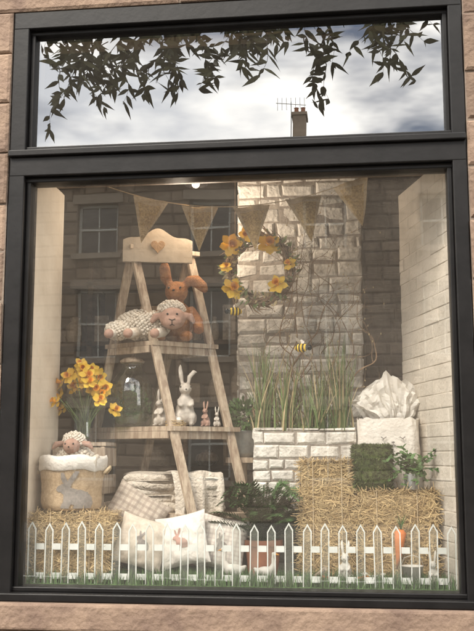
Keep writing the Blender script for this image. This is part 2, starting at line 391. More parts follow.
# ------------------------------------------------------------------ planter with reeds and willow
pt=E('stone_clad_planter',(.3,.8,.757))
b=B(); blocks(b,(-.29,-.15,0),(1,0,0),(0,-1,0),.58,0,.81,(.05,.09),(.08,.2),.008,.03,.005,.008,dj=.006)
blocks(b,(-.29,.15,0),(0,-1,0),(-1,0,0),.29,0,.81,(.05,.09),(.08,.2),.008,.03,.004,.008)
blocks(b,(.29,-.14,0),(0,1,0),(1,0,0),.29,0,.81,(.05,.09),(.08,.2),.008,.03,.004,.008)
b.make('stone_cladding',wash,pt)
b=B(); b.bx(-.284,.284,-.142,.15,0,.79); b.make('planter_core',washm,pt)
b=B(); 
for i in range(60): b.ico((U(-.25,.25),U(-.12,.12),.795),U(.02,.04),1,0,.4,40)
b.make('moss_top',mossm,pt,smooth=True)
b=B()
for cx,h,nn_,sx in [(-.24,.52,110,.03),(-.11,.46,80,.035),(.08,.44,80,.03),(.2,.56,120,.035),(0,.22,140,.2)]:
    for i in range(nn_):
        p=(cx+random.gauss(0,sx*.7),random.gauss(-.06,.04),.79); b.blade(p,h*U(.5,1.1),U(.006,.011),(random.gauss(0,.06),random.gauss(0,.04)),0 if R()<.7 else 1,U(0,.4),5)
b.make('reeds',[reedg,reedt],pt)
b=B()
def curl(b,p,d,L,r,depth=0):
    # contorted willow: smooth noise-driven turning with an upward pull
    st=.022; pts=[V(p)]; rad=[r]; d=V(d).normalized(); home=d.copy(); nst=max(5,int(L/st)); s0=U(0,90); ds=[d.copy()]; amp=.42 if depth==0 else .60
    for i in range(nst):
        q3=V((i*.19+s0,s0*.7,depth*3.1)); t=V((noise.noise(q3),noise.noise(q3+V((31,0,0)))*.5,noise.noise(q3+V((0,47,0)))*.9))
        d=(d+t*amp*1.6+(home*.10)+V((0,0,.05))).normalized()
        q=pts[-1]+d*st
        if q.y>.19 or q.y<-.08: d.y*=-.5; q.y=max(-.08,min(.19,q.y))
        if q.x<-.26: d.x+=.3
        if q.x>.36: d.x-=.3
        pts.append(q); rad.append(r*(1-.82*(i+1)/nst)); ds.append(d.copy())
    b.tube(pts,rad,5)
    if depth<2:
        k=random.randint(8,14) if depth==0 else 4
        while k<nst-2:
            sd=V((U(-1,1),U(-.4,.3),U(.0,.6))).normalized(); curl(b,pts[k],ds[k]*.7+sd,L*U(.16,.34)*(1.1 if depth==0 else .9),max(.0016,rad[k]*.6),depth+1)
            k+=random.randint(5,10) if depth==0 else random.randint(6,12)
    if depth>0:
        for k in range(2,len(pts),3):
            if R()<.35: b.ico(pts[k]+V((U(-.004,.004),-.003,0)),(.0035,.0035,.007),1,1)
for i in range(9):
    x=-.14+.36*i/8+U(-.02,.02); curl(b,(x*.6,U(.0,.08),.78),(x*1.0+U(-.12,.16),U(-.04,.04),1),U(1.05,1.5),U(.005,.0075))
b.make('contorted_willow',[twig,reedt],pt)
# ------------------------------------------------------------------ bees
def bee(name,loc,rot,s=1):
    e=E(name,loc,rot); b=B()
    rr=lambda x:.025*math.sqrt(max(.02,1-(x/.042)**2))
    for k in range(8):
        x0=-.04+.01*k; x1=x0+.01
        b.tube([(x0*s,0,0),(x1*s,0,0)],[rr(x0)*s,rr(x1)*s],12,k%2)
    b.ico((.048*s,0,0),.016*s,2,1)
    for sy in(-1,1):
        b.leaf((0,.005*sy,.02*s),(-.5,sy,.9),(0,0,1) if sy>0 else (0,0,-1),.06*s,.032*s,2,.05)
        b.tube([(.058*s,sy*.006,.01*s),(.07*s,sy*.012,.03*s)],.0012,4,1)
    b.make('bee_body',[yel,blk,whitef],e,smooth=True); return e
e=bee('felt_bee',(-.10,.72,2.24),(0,0,math.radians(200)),1.0)
b=B(); b.tube([(0,0,.02),(0,0,.8)],.001,4); b.make('thread',twig,e)
e=bee('felt_bee',(.29,.62,2.01),(0,0,math.radians(-20)),1.0)
b=B(); b.tube([(0,0,-.02),(0,.1,-.46)],.002,5); b.make('stake',twig,e)
# ------------------------------------------------------------------ ladder
ld=E('wooden_stepladder')
A0,A1=V((-.22,.45,.77)),V((-.70,.70,2.60)); W=V((.30,.22,0)); B0,B1=A0+V((.27,.24,0)),A1+W
C0,C1=V((-1.09,.84,.77)),V((-.73,.76,2.60)); D0,D1=C0+V((.27,.24,0)),C1+W
b=B()
for p,q in[(A0,A1),(B0,B1),(C0,C1),(D0,D1)]:
    b.beam(p,q+(q-p).normalized()*.02,.05,.028,0,up=W.cross(V((0,0,1))),ch=.004)
def at(p,q,z): t=(z-p.z)/(q.z-p.z); return p.lerp(q,t)
for z,ov in[(2.05,.03),(1.56,.04),(1.08,.03)]:
    a,bb,c,dd=[at(p,q,z) for p,q in[(A0,A1),(B0,B1),(C0,C1),(D0,D1)]]
    wn=W.normalized(); fn=(a-c).normalized()
    for k in range(3):
        t0=(k)/3+.004;t1=(k+1)/3-.004
        s0=lambda t:c.lerp(a,t)-wn*ov+fn*(ov*(2*t-1)); s1=lambda t:dd.lerp(bb,t)+wn*ov+fn*(ov*(2*t-1))
        v=[s0(t0),s1(t0),s1(t1),s0(t1)]
        vs=[p+V((0,0,-.013)) for p in v]+[p+V((0,0,.013)) for p in v]
        b.add(vs,[(3,2,1,0),(4,5,6,7),(0,1,5,4),(1,2,6,5),(2,3,7,6),(3,0,4,7)])
    b.beam(a-wn*.03+V((0,0,-.035)),c-wn*.03+V((0,0,-.035)),.018,.04,0,ch=.003); b.beam(bb+V((0,0,-.035)),dd+V((0,0,-.035)),.018,.04,0,ch=.003)
    b.beam(a+V((0,0,-.035)),bb+V((0,0,-.035)),.018,.045,0,ch=.003)
mid=(A1+B1+C1+D1)/4
b.beam(mid-W*.62+V((0,0,.03)),mid+W*.62+V((0,0,.03)),.13,.028,0,up=(0,0,1),ch=.004)
b.make('ladder_timber',oldwood,ld)
pq=E('heart_plaque',(-.56,.71,2.56),(0,0,math.radians(14)))
b=B(); N=28; top=[]; 
for i in range(N+1):
    u=-1+2*i/N; top.append((u*.205,.10+.07*max(0,math.cos(u*1.57))**1.3+.014*math.cos(u*7)))
fr_=[(x,-.012,z) for x,z in top]; bk=[(x,.012,z) for x,z in top]; fl=[(x,-.012,-.02) for x,z in top]; bl_=[(x,.012,-.02) for x,z in top]
vs=fr_+bk+fl+bl_; n1=N+1; fs=[]
for i in range(N): fs+=[(2*n1+i,2*n1+i+1,i+1,i),(i,i+1,n1+i+1,n1+i),(3*n1+i+1,3*n1+i,n1+i,n1+i+1)]
fs+=[(0,n1,3*n1,2*n1),(N,2*n1+N,3*n1+N,n1+N)]
b.add(vs,fs); b.make('board',whitewood,pq)
b=B(); hp=[]
for i in range(40):
    t=2*math.pi*i/40; hp.append((.0026*16*math.sin(t)**3, .0026*(13*math.cos(t)-5*math.cos(2*t)-2*math.cos(3*t)-math.cos(4*t))+.075))
b.add([(x,-.02,z) for x,z in hp]+[(x,-.0125,z) for x,z in hp]+[(0,-.02,.07)],[(80,(i+1)%40,i) for i in range(40)]+[(i,(i+1)%40,40+(i+1)%40,40+i) for i in range(40)])
b.make('heart',wick,pq)
# ------------------------------------------------------------------ silhouettes
HARE=[(.45,0),(.52,.15),(.48,.35),(.37,.5),(.2,.58),(.05,.6),(-.06,.66),(-.02,.8),(.08,1.0),(.12,1.15),(.05,1.18),(-.05,1.02),(-.13,.86),(-.17,.98),(-.21,1.13),(-.28,1.1),(-.27,.9),(-.23,.78),(-.33,.72),(-.42,.62),(-.4,.54),(-.28,.5),(-.22,.4),(-.24,.2),(-.3,.05),(-.28,0),(-.1,0),(-.05,.14),(.03,.12),(.0,.0)]
def inside(x,y,P=HARE):
    c=False; j=len(P)-1
    for i in range(len(P)):
        xi,yi=P[i]; xj,yj=P[j]
        if (yi>y)!=(yj>y) and x<(xj-xi)*(y-yi)/(yj-yi)+xi: c=not c
        j=i
    return c
def stamp(b,fn,m=0,n=56,P=HARE):
    st=1.3/n
    for i in range(n):
        for j in range(n):
            x=-.6+i*st; y=-.02+j*st
            if inside(x+st/2,y+st/2,P):
                b.add([fn(x,y),fn(x+st,y),fn(x+st,y+st),fn(x,y+st)],[(0,1,2,3)],m)
# ------------------------------------------------------------------ plush sheep
def woolly(b,c,r,n,cr,m=0):
    c=V(c)
    for i in range(n):
        z=1-2*(i+.5)/n; a=i*2.399963; q=math.sqrt(1-z*z); d=V((q*math.cos(a),q*math.sin(a),z))
        k=U(.94,1.05); p=c+V((d.x*r[0],d.y*r[1],d.z*r[2]))*k; b.ico(p,cr*U(.7,1.3),1,m)
    b.ico(c,r,2,m)
e=E('plush_sheep',(-.59,.66,2.065),(0,0,math.radians(8)))
b=B(); woolly(b,(-.04,.04,.10),(.155,.10,.085),560,.011); woolly(b,(.125,-.01,.185),(.075,.07,.05),220,.010); woolly(b,(-.18,-.02,.06),(.075,.07,.05),180,.010)
b.make('fleece',wool,e,smooth=True)
b=B(); b.ico((.135,-.065,.125),(.075,.065,.065),3); b.ico((.135,-.105,.098),(.055,.045,.04),3)
for s in(-1,1): b.tube([(.135+s*.06,-.05,.15),(.135+s*.10,-.06,.135),(.135+s*.125,-.065,.10)],[.016,.023,.011],8)
o=b.make('face',skin_,e,smooth=True); remesh(o,.006)
b=B()
for s in(-1,1): b.ico((.135+s*.027,-.125,.142),.0065,2)
b.tube([(.117,-.148,.11),(.135,-.153,.103),(.153,-.148,.11)],.0025,5); b.tube([(.135,-.153,.103),(.135,-.147,.08),(.121,-.14,.073)],.0022,5); b.tube([(.135,-.147,.08),(.149,-.14,.073)],.0022,5)
b.make('stitched_features',blk,e,smooth=True)
b=B()
for x,y in[(-.21,-.08),(-.10,-.10),(.05,-.10)]:
    b.tube([(x+.03,y+.06,.05),(x,y,.035),(x-.01,y-.04,.028)],[.03,.028,.026],10,0); b.ico((x-.012,y-.05,.028),(.028,.027,.028),2,1)
b.make('legs',[wool,skin_],e,smooth=True)
# ------------------------------------------------------------------ plush rust rabbit
e=E('plush_rabbit',(-.46,.80,2.065))
b=B(); b.ico((0,.02,.13),(.1,.09,.13),3); b.ico((0,-.01,.31),(.07,.07,.065),3); b.ico((0,-.07,.295),(.04,.035,.032),3)
b.tube([(-.045,0,.35),(-.068,0,.40),(-.075,-.01,.46),(-.07,-.02,.50)],[.022,.036,.034,.012],10)
b.tube([(.045,0,.35),(.08,-.01,.375),(.12,-.03,.37),(.165,-.04,.33),(.185,-.04,.30)],[.022,.034,.038,.032,.014],10)
for s in(-1,1): b.tube([(s*.08,0,.2),(s*.14,-.06,.12),(s*.15,-.1,.06)],[.035,.032,.034],8); b.ico((s*.08,-.12,.03),(.04,.07,.032),2)
o=b.make('body',rust,e,smooth=True); remesh(o,.008)
b=B()
for s in(-1,1): b.ico((s*.035,-.075,.325),.007,2)
b.ico((0,-.105,.305),(.009,.006,.006),2); b.make('features',blk,e)
# ------------------------------------------------------------------ rabbit figures
def rabbit(name,loc,h,rz,mat,ear=0,vox=.02):
    e=E(name,loc,(0,0,math.radians(rz))); b=B(); S=lambda *p:tuple(x*h for x in p)
    b.ico(S(0,.02,.22),S(.15,.14,.21),3); b.ico(S(0,-.03,.38),S(.115,.105,.14),3); b.ico(S(0,-.06,.59),S(.10,.115,.095),3); b.ico(S(0,-.155,.565),S(.055,.045,.045),3)
    for s in(-1,1):
        k=ear if s>0 else 0
        b.tube([S(s*.045,-.03,.66),S(s*.065,-.01,.78),S(s*(.08+k*.1),.01,.90-k*.05),S(s*(.08+k*.2),.02,.99-k*.22)],[.028*h,.04*h,.038*h,.012*h],9)
        b.ico(S(s*.115,-.01,.13),S(.075,.13,.12),2); b.ico(S(s*.09,-.15,.035),S(.045,.10,.035),2)
        b.tube([S(s*.10,-.06,.42),S(s*.11,-.13,.34),S(s*.05,-.17,.31)],[.036*h,.032*h,.03*h],8)
    b.ico(S(0,.17,.13),S(.05,.05,.05),2)
    o=b.make('body',mat,e,smooth=True); remesh(o,vox*h,3)
    b=B()
    for s in(-1,1): b.ico(S(s*.078,-.12,.615),S(.014,.012,.016),2)
    b.ico(S(0,-.197,.575),S(.014,.01,.01),2); b.make('eyes_and_nose',blk,e); return e
z2=1.575
rabbit('rabbit_figurine',(-.38,.66,z2),.36,15,ceram,.6)
rabbit('rabbit_figurine',(-.52,.66,z2),.22,-20,ceram)
rabbit('rabbit_figurine',(-.27,.72,z2),.15,-15,skin_)
rabbit('rabbit_figurine',(-.21,.76,z2),.12,0,ceram)
e=E('egg_nest',(-.42,.585,z2))
b=B()
for i in range(70):
    a0=U(0,6.28); r=U(.035,.06); z=U(0,.03); b.tube([(r*math.cos(a0+k*.35),r*math.sin(a0+k*.35)*.7,z+U(-.004,.004)) for k in range(5)],.0015,4)
b.make('nest_straw',hay,e)
b=B(); 
for p in[(-.018,-.01,.03),(.02,-.005,.03),(0,.02,.035)]: b.ico(p,(.017,.016,.021),2)
b.make('eggs',ceramw,e,smooth=True)
# ------------------------------------------------------------------ green glass terrarium jar
e=E('green_glass_terrarium',(-.71,.74,z2))
gg=pane_mat('green_glass',.10,(.70,.80,.64))
b=B(); b.lathe([(0,0),(.10,0),(.115,.02),(.125,.12),(.12,.24),(.09,.31),(.06,.335),(.06,.365),(.067,.37)],n=36); b.make('jar',gg,e,smooth=True)
b=B(); b.lathe([(0,.372),(.07,.372),(.072,.385),(.05,.40),(.014,.405),(.018,.43),(0,.438)],n=24); b.make('lid',oldwood,e,smooth=True)
b=B(); b.ico((0,0,.06),(.10,.10,.055),3,0,.3,20)
for i in range(2600):
    a=U(0,6.28); r=.105*math.sqrt(R()); z=.05+U(.0,.19)*math.sqrt(max(0,1-(r/.108)**2)); b.leaf((r*math.cos(a),r*math.sin(a),z),(U(-1,1),U(-1,1),U(-.2,1)),(R(),R(),R()),U(.015,.035),.011,0,.2,prof=[.6,1,0])
b.make('planting',grn,e)
# ------------------------------------------------------------------ knitted blankets on lower ladder shelf
def fold(b,c,w,d,t,layers,rot,m=0):
    T=Matrix.Translation(c)@Matrix.Rotation(rot,4,'Z'); 
    for k in range(layers):
        z=t*k+t/2; prof=[]
        n_=18
        for i in range(n_):
            a=2*math.pi*i/n_; x=math.copysign(abs(math.cos(a))**.35,math.cos(a))*w/2*(1-.02*k); zz=math.sin(a)*t*.62; prof.append((x,zz))
        NY=14; vs=[];fs=[]
        for j in range(NY+1):
            y=-d/2+d*j/NY
            for (x,zz) in prof: 
                k2=noise.noise(V((x*7,y*7,k*3.1)))*.012; vs.append((x+k2*2,y+noise.noise(V((x*9,k*2,1)))*.03,z+zz*(1+.3*noise.noise(V((x*12,y*12,k))))+k2))
        for j in range(NY):
            for i in range(n_): fs.append((j*n_+i,j*n_+(i+1)%n_,(j+1)*n_+(i+1)%n_,(j+1)*n_+i))
        fs.append(tuple(range(n_))[::-1]); fs.append(tuple(NY*n_+i for i in range(n_)))
        b.add(vs,fs,m,T)
e=E('folded_knitted_blankets',(-.46,.78,1.10))
b=B(); fold(b,(-.14,0,0),.34,.3,.042,5,.3,0); fold(b,(.14,-.04,0),.27,.28,.045,4,.35,1)
b.make('blanket_layers',[knit,wool],e,smooth=True)
def drape(name,loc,rz,wd,hang,back,mat):
    e=E(name,loc,(0,0,math.radians(rz))); b=B(); NU,NV=24,26; vs=[];fs=[]
    for j in range(NV+1):
        s_=(back+hang)*j/NV-back
        for i in range(NU+1):
            u=i/NU-.5; f=.016*math.sin(u*16+1)+.010*math.sin(u*31)
            if s_<0: p=(u*wd,-s_+f*.3,.012+.006*math.sin(u*12+s_*9))
            else: p=(u*wd*(1-.10*s_/hang)+.01*math.sin(s_*11),-.012-f*(.4+s_*3)-.02*min(1,s_*12),.01-s_)
            vs.append(p)
    for j in range(NV):
        for i in range(NU): t=j*(NU+1)+i; fs.append((t,t+1,t+NU+2,t+NU+1))
    b.add(vs,fs)
    for i in range(NU+1):
        p=V(vs[NV*(NU+1)+i]); b.tube([p,p+V((U(-.006,.006),U(-.006,.006),-.025)),p+V((U(-.01,.01),U(-.01,.01),-.055))],[.004,.003,.002],5)
    b.make('cloth',mat,e,smooth=True)
drape('knitted_throw',(-.30,.60,1.31),30,.30,.28,.16,knit)
# ------------------------------------------------------------------ cushions
def pillow(name,loc,rot,w,h,t,mat,print_=None,pm=greyp,ps=.5):
    e=E(name,loc,rot); b=B(); N=22
    def S(u,v,s):
        k=max(0,(1-u*u))*max(0,(1-v*v)); f=k**.42*t/2
        x=u*w/2*(1-.07*(1-v*v)); z=v*h/2*(1-.07*(1-u*u)); wr_=.014*noise.noise(V((u*3+loc[0]*9,v*3,s)))*min(1,k*4)
        return (x,-s*(f+.002)+wr_,z)
    for s in(1,-1):
        vs=[S(-1+2*i/N,-1+2*j/N,s) for j in range(N+1) for i in range(N+1)]
        fs=[(j*(N+1)+i,j*(N+1)+i+1,(j+1)*(N+1)+i+1,(j+1)*(N+1)+i) for j in range(N) for i in range(N)]
        if s<0: fs=[f[::-1] for f in fs]
        b.add(vs,fs,0)
    b.make('cover',mat,e,smooth=True)
    if print_:
        b=B()
        def fn(x,y):
            u=x*ps*2*.8; v=(y-.58)*ps*2*.8; p=S(u,v,1); return (p[0],p[1]-.0025,p[2])
        stamp(b,fn); b.make('printed_rabbit',pm,e,smooth=True)
    return e
def plaid(name,c1,c2,c3,sc):
    m=M(name,c1,c2,40,.95,.4,180,bdist=.003); nt=m.node_tree; n=nt.nodes; L=nt.links; p=n['Principled BSDF']
    src=p.inputs['Base Color'].links[0].from_socket; tc=n.new('ShaderNodeTexCoord'); last=src
    for dr in('X','Z'):
        wv=n.new('ShaderNodeTexWave'); wv.bands_direction=dr; wv.inputs['Scale'].default_value=sc; L.new(tc.outputs['Object'],wv.inputs['Vector'])
        mr=n.new('ShaderNodeMapRange'); mr.inputs[1].default_value=.62; mr.inputs[2].default_value=.7; mr.inputs[4].default_value=.45; L.new(wv.outputs['Fac'],mr.inputs[0])
        mx=n.new('ShaderNodeMix'); mx.data_type='RGBA'; mx.inputs[7].default_value=(*c3,1); L.new(last,mx.inputs[6]); L.new(mr.outputs[0],mx.inputs[0]); last=mx.outputs[2]
    L.new(last,p.inputs['Base Color']); return m
pl1=plaid('plaid_beige',(.56,.49,.41),(.45,.38,.31),(.25,.2,.17),9); pl2=plaid('plaid_pale',(.66,.62,.56),(.58,.53,.46),(.42,.36,.33),14)
pinkp=M('pink_print',(.45,.27,.22),(.36,.24,.2),30,.95)
pillow('plaid_cushion',(-.63,.46,1.07),(math.radians(-14),math.radians(30),math.radians(8)),.32,.32,.11,pl1)
pillow('rabbit_print_cushion',(-.33,.34,.97),(math.radians(-16),math.radians(-12),math.radians(-6)),.28,.28,.10,whitef,1,pinkp,.42)
pillow('rabbit_print_cushion',(-.54,.30,.96),(math.radians(-20),math.radians(16),math.radians(10)),.27,.27,.10,linen,1,greyp,.42)
pillow('plaid_cushion',(-.13,.42,.95),(math.radians(-14),math.radians(10),0),.26,.28,.10,pl2,1,greyp,.40)
# ------------------------------------------------------------------ bouquet on pedestal
b=B(); 
for z in(.80,.95,1.10,1.25,1.40):
    b.bx(-1.10,-.80,.50,.515,z-.05,z+.055,0,.003); b.bx(-.815,-.80,.515,.76,z-.05,z+.055,0,.003)
b.bx(-1.10,-.80,.515,.76,1.462,1.485,0,.003)
for x in(-1.09,-.83): b.bx(x,x+.02,.516,.536,.757,1.46)
b.make('wooden_crate_stand',oldwood)
e=E('daffodil_bouquet',(-.95,.6,1.487))
glass=pane_mat('vase_glass',.12,(.85,.88,.86))
b=B(); b.lathe([(.0,.0),(.05,.0),(.055,.03),(.045,.1),(.05,.16),(.065,.2)],n=24); b.make('glass_vase',glass,e,smooth=True)
b=B()
for i in range(26):
    a=U(0,6.28); r=U(.03,.16); z=U(.24,.42)-r*.35; tip=V((r*1.05*math.cos(a),r*.8*math.sin(a)-.02,z)); b.tube([(U(-.02,.02),U(-.02,.02),.02),(tip.x*.3,tip.y*.3,z*.55),tip],.003,5,0)
for i in range(46): b.blade((U(-.03,.03),U(-.03,.03),.05),U(.2,.42),.012,(U(-.16,.16),U(-.1,.1)),0,.3)
b.make('stems_and_leaves',reedg,e)
b=B()
for i in range(28):
    a=U(0,6.28); r=.185*math.sqrt(R()); z=.46-r*1.1+U(-.09,.05); n_=V((math.cos(a)*r*6,-1+U(-.2,.7),.25+U(-.5,.4))); daff(b,(r*1.05*math.cos(a),r*.8*math.sin(a)-.03,z),n_,U(.042,.060))
b.make('daffodils',[yel,org_],e,smooth=True)
# ------------------------------------------------------------------ hay bales
def bale(name,loc,rz,w,d,h,n=2600):
    e=E(name,loc,(0,0,math.radians(rz))); b=B(); b.box((0,0,h/2),(w-.03,d-.03,h-.02),0,None,.02)
    for i in range(n):
        f=R()
        if f<.5: p=V((U(-w/2,w/2),-d/2+.012,U(0,h))); nn=V((0,-1,0)); 
        elif f<.62: p=V((w/2-.012,U(-d/2,d/2),U(0,h))); nn=V((1,0,0))
        elif f<.74: p=V((-w/2+.012,U(-d/2,d/2),U(0,h))); nn=V((-1,0,0))
        else: p=V((U(-w/2,w/2),U(-d/2,d/2),h-.008)); nn=V((0,0,1))
        d_=V((random.gauss(0,1),random.gauss(0,.6),random.gauss(0,.55))); d_=d_-nn*d_.dot(nn)*.75; d_.normalize()
        L_=U(.03,.10); q=p+nn*U(0,.014); b.leaf(q-d_*L_/2,d_,nn,L_,U(.002,.0042),0,U(-.15,.25),prof=[1,1,.8])
    for x in(-w*.25,w*.25):
        b.tube([(x,-d/2-.004,0),(x,-d/2-.004,h),(x,-d/2+.02,h+.004),(x,d/2,h+.004)],.0025,5,1)
    b.make('straw',[hay,burlapd],e)
bale('hay_bale',(.43,.50,.765),0,.30,.22,.615,3800)
bale('hay_bale',(.80,.455,.765),-6,.41,.26,.465,3800)
bale('hay_bale',(-.885,.32,.765),0,.42,.33,.352,3600)
# ------------------------------------------------------------------ burlap rabbit basket
e=E('rabbit_storage_basket',(-.93,.33,1.125))
rb=.155; rt=.175
def rad(z): return rb+(rt-rb)*z/.27+.004*math.sin(z*40)
b=B(); prof=[(0,0),(rb-.01,0),(rb,.01)]+[(rad(z*.27/8),z*.27/8) for z in range(1,9)]
b.lathe(prof,n=40,m=0)
b.lathe([(rad(.2)+.003,.205),(rad(.21)+.010,.21),(rad(.27)+.012,.262),(rad(.27)+.004,.282),(rad(.27)-.010,.275),(rad(.2)-.02,.12)],n=40,m=1)
for i,v in enumerate(b.v):
    b.v[i]=(v[0]*(1+.05*noise.noise(V((v[0]*9,v[1]*9,v[2]*7)))),v[1]*(1+.05*noise.noise(V((v[0]*9,v[1]*9,v[2]*7)))),v[2]+(.02*noise.noise(V((v[0]*11,v[1]*11,3))) if v[2]>.15 else 0))
b.make('basket_body',[burlapn,whitef],e,smooth=True)
b=B()
for s in(-1,1): b.tube([(s*.178,-.03,.19),(s*.2,-.02,.215),(s*.205,0,.225),(s*.2,.02,.215),(s*.178,.03,.19)],.008,7)
b.make('handles',burlapd,e,smooth=True)
b=B(); a0=math.radians(-72)
def fn(x,y):
    z=.012+y*.165; a=a0+x*.21/rb; r=rad(z)+.0035; X,Y=r*math.cos(a),r*math.sin(a); k=1+.05*noise.noise(V((X*9,Y*9,z*7))); return (X*k,Y*k,z)
stamp(b,fn); b.make('printed_hare',greyp,e)
e=E('plush_lamb',(-.92,.34,1.36))
b=B(); woolly(b,(0,0,.03),(.10,.09,.07),300,.010); woolly(b,(.0,-.03,.13),(.06,.05,.045),190,.008); b.make('fleece',wool,e,smooth=True)
b=B(); b.ico((0,-.08,.10),(.045,.05,.042),3); 
for s in(-1,1): b.tube([(s*.04,-.05,.12),(s*.09,-.06,.11),(s*.11,-.06,.085)],[.012,.018,.008],8)
o=b.make('face',skin_,e,smooth=True); remesh(o,.005)
b=B()
for s in(-1,1): b.ico((s*.022,-.122,.112),.005,2)
b.ico((0,-.132,.095),.005,1); b.make('eyes',blk,e)
b=B()
for k in range(5):
    a=-1+k*.5; pts=[(.15*math.sin(a),-.06+.03*math.cos(k),-.03),(.14*math.sin(a),-.10,.02),(.16*math.sin(a)+.01,-.07,.05)]; b.tube(pts,[.03,.032,.012],8)
b.make('tucked_cloth',linen,e,smooth=True)
# ------------------------------------------------------------------ fern
e=E('potted_fern',(.08,.47,.768))
b=B(); b.lathe([(0,0),(.075,0),(.1,.17),(.108,.17),(.108,.2),(.098,.2),(.095,.18),(0,.18)],n=28); b.make('pot',terra,e,smooth=False)
b=B()
for i in range(85):
    a=U(0,6.283); L_=U(.30,.44); out=U(.45,1.0); zt=U(.05,.48); d=V((math.cos(a),math.sin(a)*.75,0)); pts=[]
    for k in range(15):
        t=k/14; pts.append(V((0,0,.18))+d*(.02+L_*out*t*.72)+V((0,0,zt*1.6*t-(zt*1.15)*t*t*1.05+.08*t)))
    b.tube(pts,[.0022]*14+[.0005],4,0)
    for k in range(2,15):
        p=pts[k]; tg=(pts[k]-pts[k-1]).normalized(); sd=tg.cross(V((0,0,1))).normalized(); ll_=.062*math.sin(math.pi*(.12+.86*k/15))
        for s in(-1,1):
            b.leaf(p,sd*s+tg*.45+V((0,0,-.15)),V((0,0,1))*s,ll_,.014,0,.25,prof=[.7,1,.6,0])
            b.leaf(p+tg*.008,sd*s+tg*.6,V((0,0,1))*s,ll_*.9,.012,0,.25,prof=[.7,1,.6,0])
b.make('fronds',ferng,e)
# ------------------------------------------------------------------ moss block, ivy, bag
e=E('moss_cube',(.665,.44,1.235),(0,0,.1))
b=B(); b.box((0,0,.11),(.19,.15,.22),0,None,.03)
for i in range(2600):
    f=random.randint(0,3); x,y,z=U(-.1,.1),U(-.08,.08),U(0,.225)
    if f==0: y=-.074;d_=(0,-1,0)
    elif f==1: x=-.094;d_=(-1,0,0)
    elif f==2: z=.218;d_=(0,0,1)
    else: x=.094;d_=(1,0,0)
    b.leaf((x*.97,y,z),V(d_)+V((U(-1,1),U(-1,1),U(-1,1))),(R(),R(),R()),U(.01,.03),.006,0,.2,prof=[.6,1,0])
b.make('moss',mossm,e)
e=E('white_rabbit_gift_bag',(.76,.62,1.24),(0,0,math.radians(-4)))
b=B()
NX=60; rows=20; vs=[];fs=[]
for j in range(rows+1):
    t=j/rows; z=.37*t
    for i in range(NX):
        a=2*math.pi*i/NX; cx_=math.copysign(abs(math.cos(a))**.45,math.cos(a)); sy_=math.copysign(abs(math.sin(a))**.45,math.sin(a))
        k=1+.02*math.sin(math.pi*t)+(.03*(t-.8)/.2*math.sin(i*1.4) if t>.8 else 0)+.05*noise.noise(V((math.cos(a)*2,math.sin(a)*2,t*5)))
        vs.append((.165*cx_*k,.10*sy_*k,z+.02*t**6*noise.noise(V((math.cos(a)*4,math.sin(a)*4,1)))))
for j in range(rows):
    for i in range(NX): fs.append((j*NX+i,j*NX+(i+1)%NX,(j+1)*NX+(i+1)%NX,(j+1)*NX+i))
b.add(vs,fs); b.make('bag',whitef,e,smooth=True)
b=B()
for s in(-1,1):
    b.tube([(s*.05+.03-.014,-.113,.27),(s*.05+.03,-.116,.260),(s*.05+.03+.014,-.113,.27)],.0028,5)
    b.tube([(s*.05+.03,-.116,.262),(s*.055+.03,-.116,.252)],.002,4)
b.ico((.03,-.116,.240),(.009,.004,.006),2); b.tube([(.016,-.114,.222),(.03,-.115,.231),(.044,-.114,.222)],.0022,5)
b.make('embroidered_face',greyp,e)
e=E('white_tissue_paper',(.75,.66,1.55))
tul=thin_mat('tissue',(.86,.83,.78),.35,.93)
b=B()
for k in range(9):
    N=14; bx_=U(-.07,.07); h=U(.20,.34); wd=U(.18,.28); sd=U(0,50); tilt=U(-.9,.9); yy=U(-.05,.05); vs=[];fs=[]
    for j in range(N+1):
        v=j/N
        for i in range(N+1):
            u=i/N-.5; q=V((u*4+sd,v*3,sd)); ww=wd*(.3+.9*v)
            fold_=abs(((u*5+sd)%1)-.5)*.07
            vs.append((bx_+u*ww+tilt*h*v*.5+.02*noise.noise(q),yy+fold_*(.3+v)+.03*noise.noise(q*1.3)+tilt*.03*v, h*v*(1-.8*abs(u+U(-.03,.03))*v)+.015*noise.noise(q*2)))
    for j in range(N):
        for i in range(N): t=j*(N+1)+i; fs.append((t,t+1,t+N+2,t+N+1))
    b.add(vs,fs)
b.make('tissue_folds',tul,e,smooth=False)
e=E('ivy_plant',(.88,.40,1.235))
b=B(); b.lathe([(0,0),(.045,0),(.055,.08),(.05,.08),(0,.07)],n=20,m=1)
for k in range(22):
    a=U(-3.5,.3); L_=U(.06,.2); up=U(.012,.042); d_=V((math.cos(a),math.sin(a)*.6,0)); pts=[V((0,0,.08))]
    for i in range(7): pts.append(pts[-1]+(d_*L_/7)+V((U(-.008,.008),U(-.008,.008),up-.007*i)))
    b.tube(pts,.0018,4,0)
    for p in pts[1:]:
        for q in range(2):
            dd_=V((U(-1,1),U(-1,.2),U(-.5,.7))); b.leaf(p,dd_,(U(-.3,.3),-1,1),U(.018,.038),U(.014,.026),0,.2,prof=[.3,1,.8,.45,0])
b.make('ivy',[grn,zinc],e)
e=E('potted_boxwood',(-.08,.90,1.40))
b=B(); b.lathe([(0,0),(.06,0),(.075,.03),(.085,.15),(.09,.155),(.08,.155),(0,.13)],n=26); b.make('urn',zinc,e,smooth=True)
b=B(); b.tube([(0,0,-.03),(0,0,0)],.1,16); b.tube([(0,0,-.63),(0,0,-.03)],.03,10); b.tube([(0,0,-.64),(0,0,-.61)],.1,16); b.make('pedestal',oldwood,e)
b=B()
